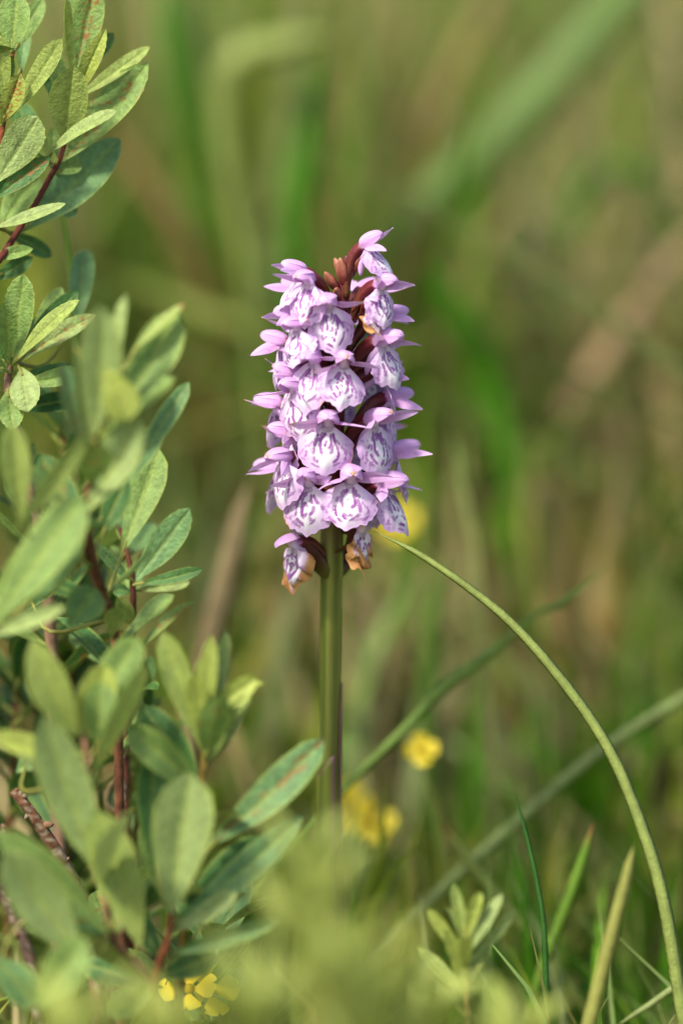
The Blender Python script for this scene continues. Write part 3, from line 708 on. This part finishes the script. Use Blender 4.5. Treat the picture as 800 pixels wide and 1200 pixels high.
# upper shoots, in focus
a2 = Shoot('bog_myrtle_shoot', 'myrtle shoot crowding in beside the topmost red stemmed one',
           [(16, 60, .010), (8, 120, .008), (-4, 200, .006), (-14, 300, .004), (-30, 420, .002), (-60, 700, 0), (-70, 950, 0)], [4, 6, 7, 8, 9, 11, 13], lin(110, 56, 36), group=GB)
a = Shoot('bog_myrtle_shoot', 'topmost myrtle shoot with rust flecked leaves on a red stem',
          [(84, 95, .014), (78, 150, .013), (73, 180, .012), (60, 206, .011), (40, 242, .009), (12, 286, .007), (-40, 380, -.01), (-75, 600, -.012), (-85, 900, -.012)], [4, 5, 6, 7, 7, 8, 10, 12, 14], lin(84, 40, 30), group=GB)
for q in [(6, 52, 20, -8, 40, 'mid', -.004, .003), (36, 92, 30, 28, 16, 'blue', .008, .004), (34, 138, 72, 46, 26, 'bright', -.006, -.004), (92, 82, 78, -2, 12, 'lime', -.002, 0),
          (100, 92, 112, -16, 36, 'mid', .003, .002), (112, 116, 124, 34, 22, 'lime', -.004, 0), (82, 165, 86, 78, 46, 'bright', -.006, -.003), (114, 116, 174, 56, 18, 'bright', 0, .004),
          (82, 192, 172, 76, 44, 'mid', -.001, .002), (36, 172, 136, 131, 18, 'pale', -.008, -.004), (0, 214, 44, 138, 46, 'pale', -.008, 0), (32, 276, 140, 164, 50, 'blue', .004, .004),
          (-4, 232, 58, 184, 22, 'dark', -.006, 0), (-2, 266, 76, 239, 14, 'pale', -.008, 0), (12, 268, 44, 208, 38, 'mid', .003, .003), (-8, 300, 38, 292, 16, 'mid', -.006, 0),
          (-6, 328, 38, 302, 22, 'dark', -.003, 0), (8, 118, -4, 40, 28, 'bright', -.007, 0), (-4, 142, 24, 86, 26, 'lime', -.008, 0), (-14, 110, 8, 62, 24, 'mid', -.004, 0), (58, 130, 52, 70, 20, 'dark', .008, .003),
          (45, 190, 20, 120, 30, 'dark', .008, .004), (60, 190, 62, 150, 16, 'mid', .002, 0), (96, 60, 100, -30, 34, 'mid', .008, 0), (20, 60, 50, 0, 24, 'mid', .008, 0), (76, 170, 110, 120, 24, 'mid', .004, 0), (70, 190, 30, 150, 22, 'bright', -.002, 0), (60, 205, 96, 190, 20, 'mid', .002, 0), (48, 232, 90, 250, 26, 'blue', .006, 0), (30, 262, 2, 190, 30, 'dark', .006, 0), (84, 120, 60, 60, 24, 'mid', .006, 0), (86, 100, 132, 40, 24, 'dark', .008, 0), (22, 272, 60, 300, 20, 'dark', .006, 0)]:
    q = list(q); q[6] += .012
    (a2 if q[0] < 40 and q[1] < 320 and q[2] < 80 else a).leaf(*q, rust=(.9 if q[5] in ('dark', 'mid') and q[2] > 100 or q[0] == -4 else 0), hires=True)
# middle shoot, in focus, on the thick grey stem
b = Shoot('bog_myrtle_shoot', 'myrtle shoot with veined leaves on the thick grey brown stem',
          [(14, 424, .002), (10, 446, .002), (14, 488, .002), (26, 530, .002), (36, 580, .002), (47, 625, .003), (58, 720, .004), (66, 860, .006), (70, 1010, .006)], [7, 10, 13, 14, 14, 14, 15, 16, 17], lin(120, 92, 76), group=GB, knob=.12)
for q in [(17, 430, 28, 324, 38, 'mid', -.002, .002), (44, 392, 90, 342, 26, 'dark', .004, .003), (28, 430, 92, 353, 18, 'bright', -.003, -.002), (34, 430, 112, 370, 24, 'pale', .001, .002),
          (2, 424, 4, 356, 26, 'mid', -.004, 0), (52, 440, 34, 482, 36, 'pale', -.003, -.003), (30, 444, 95, 432, 20, 'dark', .004, .002), (38, 476, 100, 466, 26, 'deep', .004, .002),
          (6, 462, 16, 504, 30, 'mid', -.003, -.003), (52, 452, 98, 436, 22, 'mid', .001, .001), (-4, 430, -12, 380, 24, 'dark', 0, 0), (20, 420, 60, 366, 22, 'dark', .007, .003), (10, 440, -30, 410, 24, 'mid', -.003, 0),
          (112, 372, 100, 293, 30, 'blue', .022, .006), (60, 390, 72, 338, 22, 'mid', .009, .003), (24, 560, 40, 520, 18, 'mid', .004, 0), (48, 610, 72, 566, 20, 'dark', .01, .004), (30, 600, 10, 560, 22, 'deep', .006, .004)]:
    b.leaf(*q, rust=(.8 if q[2] == 112 else 0), hires=True)
# front blurred shoot over the middle of the bush
c = Shoot('bog_myrtle_shoot', 'out of focus myrtle shoot with broad upright leaves on red jointed stem',
          [(112, 505, -.05), (106, 560, -.05), (100, 606, -.046), (104, 640, -.042), (118, 690, -.036), (132, 728, -.03), (138, 800, -.03), (140, 920, -.03), (142, 1080, -.03)], [5, 7, 13, 16, 12, 11, 11, 12, 13], lin(104, 66, 46), group=GB)
for q in [(110, 512, 118, 362, 48, 'pale', -.06, 0), (126, 432, 150, 492, 42, 'lime', -.058, 0), (152, 440, 148, 346, 14, 'pale', -.05, 0), (160, 474, 206, 366, 52, 'mid', -.042, .004), (168, 384, 216, 357, 12, 'bright', -.04, 0),
          (176, 530, 220, 450, 24, 'blue', -.03, .006), (102, 598, 162, 490, 50, 'pale', -.05, 0), (18, 622, 102, 508, 20, 'bright', -.062, 0), (152, 618, 186, 528, 42, 'mid', -.02, .004), (-6, 730, 96, 588, 58, 'mid', -.06, 0),
          (38, 706, 92, 606, 46, 'blue', -.052, 0), (-6, 620, 14, 498, 34, 'bright', -.055, 0), (-10, 710, 62, 640, 46, 'mid', -.05, 0), (86, 396, 108, 522, 14, 'pale', -.05, 0), (-8, 745, 75, 712, 22, 'pale', -.06, 0),
          (80, 735, 112, 690, 46, 'blue', -.045, 0), (120, 755, 134, 712, 22, 'bright', -.035, 0), (30, 715, 72, 660, 34, 'deep', -.02, 0), (128, 606, 150, 560, 30, 'dark', -.03, 0), (100, 480, 132, 430, 34, 'mid', -.04, 0), (144, 560, 190, 500, 30, 'dark', -.025, 0), (150, 500, 176, 430, 30, 'dark', -.03, 0)]:
    c.leaf(*q, nib=(q[2] == 216))
c.auto(10, .02, .5, (90, 140), (34, 48), ('pale', 'mid', 'dark', 'blue'), .8, 21)
# small sharp side shoot
d = Shoot('bog_myrtle_shoot', 'small sharp myrtle shoot with two spread leaves nearest the orchid',
          [(128, 596, .003), (142, 624, .002), (152, 660, 0), (156, 690, 0), (155, 745, .002), (150, 800, .004), (148, 900, .006), (150, 1050, .008)], [4, 5, 6, 8, 8, 9, 10, 11], lin(84, 48, 36), group=GB)
for q in [(166, 682, 222, 597, 36, 'blue', -.001, .001), (166, 690, 236, 668, 16, 'dark', -.003, 0), (168, 688, 222, 682, 16, 'pale', .002, 0), (158, 686, 112, 636, 14, 'blue', -.003, -.002), (150, 658, 180, 614, 26, 'blue', .014, .004),
          (152, 696, 132, 690, 16, 'dark', 0, 0), (152, 640, 140, 612, 14, 'mid', .003, 0), (150, 730, 176, 830, 18, 'deep', .004, .004), (156, 700, 166, 650, 14, 'mid', .006, .002), (148, 690, 132, 640, 16, 'mid', .008, .004), (154, 740, 138, 700, 20, 'bright', -.004, 0), (148, 800, 120, 745, 24, 'deep', .008, 0), (150, 820, 178, 770, 22, 'dark', .012, 0)]:
    d.leaf(*q, hires=True)
d.auto(10, .5, .9, (60, 100), (22, 32), ('mid', 'dark', 'blue'), .6, 24)
c.auto(8, .55, .9, (80, 120), (30, 42), ('mid', 'blue', 'dark'), .6, 25)
b.auto(14, .5, .95, (80, 120), (28, 40), ('mid', 'dark', 'blue'), .6, 26)
# big pale leaves in the lower front
e = Shoot('bog_myrtle_shoot', 'out of focus myrtle shoot with long pale leaves and pinkish stem',
          [(98, 860, -.062), (112, 960, -.064), (122, 1040, -.064), (134, 1100, -.062), (170, 1140, -.06), (186, 1190, -.06)], [6, 8, 9, 10, 11, 12], lin(136, 100, 76), group=GB)
for q in [(70, 868, 40, 748, 46, 'bright', -.066, 0), (114, 1034, 50, 842, 58, 'pale', -.07, 0), (86, 826, 162, 748, 44, 'mid', -.055, 0), (96, 866, 124, 780, 44, 'lime', -.06, 0), (60, 890, -10, 862, 28, 'lime', -.066, 0),
          (186, 1104, 114, 952, 54, 'bright', -.07, .004), (124, 1108, -4, 976, 40, 'mid', -.075, 0), (78, 1136, 8, 1000, 62, 'pale', -.08, 0), (104, 840, 150, 800, 30, 'mid', -.05, 0), (20, 905, 50, 880, 24, 'blue', -.04, 0),
          (130, 1120, 60, 1080, 40, 'blue', -.06, 0), (40, 1180, 100, 1100, 50, 'mid', -.09, 0), (-10, 1120, 40, 1180, 44, 'blue', -.07, 0), (150, 870, 118, 800, 40, 'mid', -.06, 0), (160, 1150, 100, 1130, 34, 'dark', -.05, 0)]:
    e.leaf(*q)
e.auto(5, 0, .7, (100, 150), (40, 54), ('pale', 'mid', 'bright', 'dark'), .8, 22)
# shoot beside the orchid stem
f = Shoot('bog_myrtle_shoot', 'out of focus myrtle shoot with one round pale leaf above a red stem joint',
          [(202, 1060, -.064), (196, 1104, -.064), (184, 1140, -.062), (182, 1200, -.06)], [6, 8, 10, 11], lin(112, 62, 38), group=GB)
for q in [(200, 1072, 222, 908, 70, 'pale', -.066, .002), (204, 1076, 304, 982, 44, 'dark', -.052, .004), (210, 1122, 324, 1078, 22, 'blue', -.062, .002), (262, 966, 378, 868, 44, 'blue', -.05, .004), (214, 1078, 352, 958, 36, 'blue', -.054, .004),
          (172, 1004, 182, 876, 40, 'dark', -.05, 0), (206, 1090, 276, 1046, 22, 'pale', -.06, 0), (196, 1110, 150, 1060, 30, 'dark', -.05, 0), (190, 1130, 250, 1120, 34, 'dark', -.05, 0), (180, 1150, 130, 1190, 34, 'mid', -.06, 0), (200, 1060, 172, 960, 34, 'mid', -.045, 0)]:
    f.leaf(*q, rust=(.7 if q[2] == 378 else 0))
g = Shoot('bog_myrtle_shoot', 'out of focus yellow green myrtle tip with narrow upright leaves',
          [(244, 800, -.05), (242, 860, -.05), (238, 910, -.05), (226, 1000, -.05), (215, 1100, -.05), (210, 1180, -.05)], [6, 8, 9, 10, 11, 12], lin(132, 110, 50), group=GB)
for q in [(232, 880, 192, 742, 34, 'bright', -.05, 0), (240, 850, 248, 746, 22, 'lime', -.052, 0), (250, 868, 264, 742, 18, 'pale', -.048, 0), (250, 836, 300, 794, 26, 'lime', -.05, 0), (226, 912, 168, 828, 44, 'dark', -.042, 0),
          (240, 880, 226, 790, 26, 'lime', -.054, 0), (250, 890, 270, 820, 20, 'bright', -.046, 0), (244, 830, 236, 772, 20, 'lime', -.048, 0), (238, 900, 262, 850, 16, 'bright', -.05, 0), (230, 930, 150, 850, 40, 'mid', -.055, 0), (220, 950, 190, 880, 36, 'deep', -.035, 0)]:
    g.leaf(*q)
g.auto(10, .1, .7, (80, 120), (26, 38), ('bright', 'mid', 'lime'), .9, 23)
# bare lichened twigs
for lab, pts, wd in (('lichen crusted grey twig with a thin hooked tip among the leaves', [(3, 966, -.006), (9, 985, -.006), (36, 1008, -.006), (62, 1030, -.006), (84, 1050, -.006), (104, 1082, -.006), (120, 1140, -.006)], [4, 7, 9, 11, 16, 18, 20]),
                     ('rust brown knobbly twig above the lichen crusted one', [(16, 926, -.018), (34, 948, -.018), (54, 978, -.017), (74, 1010, -.016), (96, 1056, -.014), (112, 1130, -.012)], [12, 13, 15, 15, 17, 18]),
                     ('dark lichened twig end low beside the pale leaves', [(-14, 1024, 0), (4, 1048, 0), (18, 1076, 0), (40, 1140, 0)], [13, 14, 14, 15]),
                     ('slim dark forked twig standing between the blurred leaves', [(144, 880, .002), (142, 908, .002), (146, 930, .002), (140, 952, .002), (138, 1000, .002), (136, 1080, .002)], [3, 5, 6, 6, 7, 8])):
    tw = Shoot('bare_twig', lab, pts, wd, lin(104, 72, 52) if 'rust' in lab else lin(88, 70, 60), 'twig', 'bare twigs inside the bush', knob=.28)
    for k in range(9):
        i = 2 + int(k * (len(tw.pp) * .6) / 9 + RL.uniform(-1, 1)); p = tw.pp[i]; az = k * 2.2 + RL.uniform(-.8, .8); kk = RL.uniform(.5, 1.1)
        dv = np.array([math.cos(az), -.4, math.sin(az)]); r0 = tw.W[i] * .5
        V, F = tube([p - tw.loc + dv * r0 * t * kk for t in (.3, 1.2, 1.9, 2.3)], [r0 * .5 * kk, r0 * .6 * kk, r0 * .55 * kk, r0 * .15], 7, jit=.4, seed=k)
        obj('bud', mesh('bud', V, F, M_BARK, np.tile(mixc(lin(112, 84, 64), lin(150, 140, 122), RL.random() * .7), (len(V), 1))), tw.e)
    if 'forked' in lab:
        pts = [np.array(P(*q)) - tw.loc for q in ((140, 952, .002), (126, 944, .002), (126, 930, .002), (132, 918, .002), (138, 912, .002))]
        V, F = tube(catmull(pts, 14), np.linspace(3.4, 2, 14) * S, 7, jit=.5, seed=3)
        obj('side_twig', mesh('side_twig', V, F, M_BARK, np.tile(lin(96, 84, 60), (len(V), 1))), tw.e)
# leafy shoots that fill the heart of the bush
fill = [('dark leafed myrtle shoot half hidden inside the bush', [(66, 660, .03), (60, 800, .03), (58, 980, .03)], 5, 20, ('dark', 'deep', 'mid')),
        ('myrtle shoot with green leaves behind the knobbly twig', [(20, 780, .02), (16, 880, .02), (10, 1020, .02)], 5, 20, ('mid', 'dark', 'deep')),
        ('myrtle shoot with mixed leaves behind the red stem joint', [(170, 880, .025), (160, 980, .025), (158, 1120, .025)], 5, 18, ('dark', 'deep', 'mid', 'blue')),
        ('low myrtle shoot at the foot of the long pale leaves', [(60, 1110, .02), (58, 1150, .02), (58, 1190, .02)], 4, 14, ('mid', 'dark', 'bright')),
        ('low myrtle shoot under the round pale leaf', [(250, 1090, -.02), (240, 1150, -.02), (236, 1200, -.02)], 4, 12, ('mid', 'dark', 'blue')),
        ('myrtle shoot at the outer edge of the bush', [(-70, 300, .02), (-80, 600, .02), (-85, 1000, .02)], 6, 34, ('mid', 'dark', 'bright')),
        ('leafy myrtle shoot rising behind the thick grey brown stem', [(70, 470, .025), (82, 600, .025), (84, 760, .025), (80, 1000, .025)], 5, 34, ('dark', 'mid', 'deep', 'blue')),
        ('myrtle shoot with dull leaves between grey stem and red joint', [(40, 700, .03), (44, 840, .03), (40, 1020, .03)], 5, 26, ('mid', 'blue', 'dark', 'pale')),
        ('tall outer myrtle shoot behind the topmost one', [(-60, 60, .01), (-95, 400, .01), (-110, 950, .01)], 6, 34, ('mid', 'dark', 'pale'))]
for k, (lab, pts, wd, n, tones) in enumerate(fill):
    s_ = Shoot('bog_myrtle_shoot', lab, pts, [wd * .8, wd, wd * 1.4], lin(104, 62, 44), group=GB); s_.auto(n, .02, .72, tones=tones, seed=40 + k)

# ------------------------------------------------------------------ pale leafy shoots in the near foreground
GF = 'pale leafy sprigs in the foreground'
def sprig(label, top, bottom, Y, n, seed, Lr=(46, 80), Wr=(14, 24), tones=('lime', 'bright', 'pale'), up=1.1):
    s_ = Shoot('leafy_sprig', label, [(top[0], top[1], Y), ((top[0] + bottom[0]) / 2, (top[1] + bottom[1]) / 2, Y), (bottom[0], bottom[1], Y)], [3.5, 5, 6], lin(136, 120, 60), 'sprig', GF)
    s_.auto(n, 0, .6, Lr, Wr, tones, up, seed); return s_
sp = sprig('pale green tuft of narrow leaflets low beside the crossing blades', (545, 1088), (548, 1190), -.055, 5, 2)
for q in [(540, 1130, 502, 1066, 14, 'lime'), (542, 1120, 530, 1036, 16, 'bright'), (546, 1110, 562, 1046, 16, 'lime'), (550, 1120, 588, 1048, 16, 'pale'), (552, 1130, 602, 1066, 14, 'pale'), (546, 1150, 522, 1090, 18, 'lime'), (548, 1156, 572, 1090, 18, 'bright'), (544, 1160, 490, 1110, 16, 'bright'), (548, 1168, 534, 1100, 20, 'lime')]:
    sp.leaf(*q, Y=-.055 + RL.uniform(-.006, .006))
for k, (lab, tp, bt, Y, n) in enumerate((
        ('softly blurred yellow green sprig in front of the orchid stem', (350, 985), (360, 1130), -.19, 16), ('blurred sprig close in front of the orchid foot', (378, 1005), (386, 1140), -.2, 12),
        ('low blurred sprig in front of the pale leaf tuft', (505, 1150), (503, 1220), -.14, 9),
        ('low blurred sprig in front of the yellow blossom', (300, 1150), (300, 1210), -.22, 10), ('low blurred sprig below the yellow blossoms', (440, 1130), (436, 1200), -.2, 10),
                ('low blurred sprig in front of the red stem joint', (190, 1190), (190, 1230), -.2, 8),
        ('low blurred sprig beneath the low pair of yellow petals', (400, 1100), (402, 1190), -.25, 12),
        ('low blurred sprig beneath the stiff yellowish blade', (600, 1196), (602, 1240), -.15, 6), ('blurred sprig in front of the low myrtle leaves', (90, 1185), (92, 1230), -.2, 8))):
    tp = (tp[0], tp[1] + 38); bt = (bt[0], bt[1] + 38)
    sprig(lab, tp, bt, Y, n + 8, 60 + k, Lr=(56, 100), Wr=(18, 28), tones=('fresh_lit', 'fresh_lit', 'lime'))

# ------------------------------------------------------------------ yellow tormentil blossoms
def tormentil(label, px, py, Y, size, tilt, footpx, np_=4, seed=0):
    R = random.Random(seed); top = np.array(P(px, py, Y)); fx, fy = footpx; foot = np.array(P(fx, fy, Y)); foot[2] = min(foot[2], 0); 
    foot = np.array([foot[0], foot[1], -.003])
    t = thing('yellow_blossom', Vector((foot[0], foot[1], 0)), label, 'flower', 'yellow blossoms in the turf'); l = np.array(t.location)
    pts = catmull([top, (top + foot) / 2 + np.array([.004, 0, .004]), foot], 14); V, F = tube([p - l for p in pts], np.linspace(.0005, .0007, 14), 7)
    obj('stem', mesh('stem', V, F, M_GRASS, np.tile(lin(110, 124, 50), (len(V), 1))), t)
    nrm = Vector(tilt).normalized(); q = nrm.to_track_quat('Z', 'Y').to_matrix().to_4x4()
    for k in range(np_):
        V = []; K = []
        for j in range(9):
            v = j / 8; hw = size * .46 * (sstep(-.1, .75, np.array(v)) ** .8) * (1 - .25 * sstep(.85, 1, np.array(v)))
            for i in range(9):
                u = 2 * i / 8 - 1
                V.append((u * hw, size * (.12 + .88 * v) * (1 - .16 * (1 if abs(u) < .15 and j == 8 else 0)) * (1 - .13 * u * u * v), size * (.10 * v + .22 * v * v - .1 * u * u * v)))
                K.append(mixc(lin(238, 206, 30), lin(242, 224, 76), v))
        obj('petal', mesh('petal', V, gridF(9, 9), M_YELLOW, K), t, Matrix.Translation(Vector(top - l)) @ q @ Matrix.Rotation(2 * math.pi * k / np_ + R.random() * .2, 4, 'Z'))
    V, F = tube([(0, 0, -.0006), (0, 0, .0002), (0, 0, .0009), (0, 0, .0013)], [.0004, .0011, .0010, .0003], 12)
    obj('flower_centre', mesh('flower_centre', V, F, M_YELLOW, np.tile(lin(196, 170, 40), (len(V), 1))), t, Matrix.Translation(Vector(top - l)) @ q)
tormentil('bright yellow blossom just right of the orchid stem', 408, 948, .075, .0062, (-.3, -.8, .5), (420, 1090), seed=1)
tormentil('second yellow blossom touching the one beside orchid stem', 433, 966, .07, .0058, (.3, -.7, .7), (440, 1090), seed=2)
tormentil('small lone yellow blossom beneath the dark twisting blade', 493, 879, .06, .0036, (.1, -.9, .4), (500, 1120), seed=3)
tormentil('large blurred yellow blossom peeping out behind the lowest orchid flowers', 462, 610, .16, .0048, (.1, -.8, .5), (440, 800), seed=4)
tormentil('yellow blossom low down beside the red stem joint', 222, 1160, -.028, .0062, (-.2, -.7, .7), (224, 1260), seed=5)
tormentil('yellow blossom beside the low one near red stem joint', 246, 1162, -.025, .0060, (.3, -.8, .5), (246, 1260), seed=6)
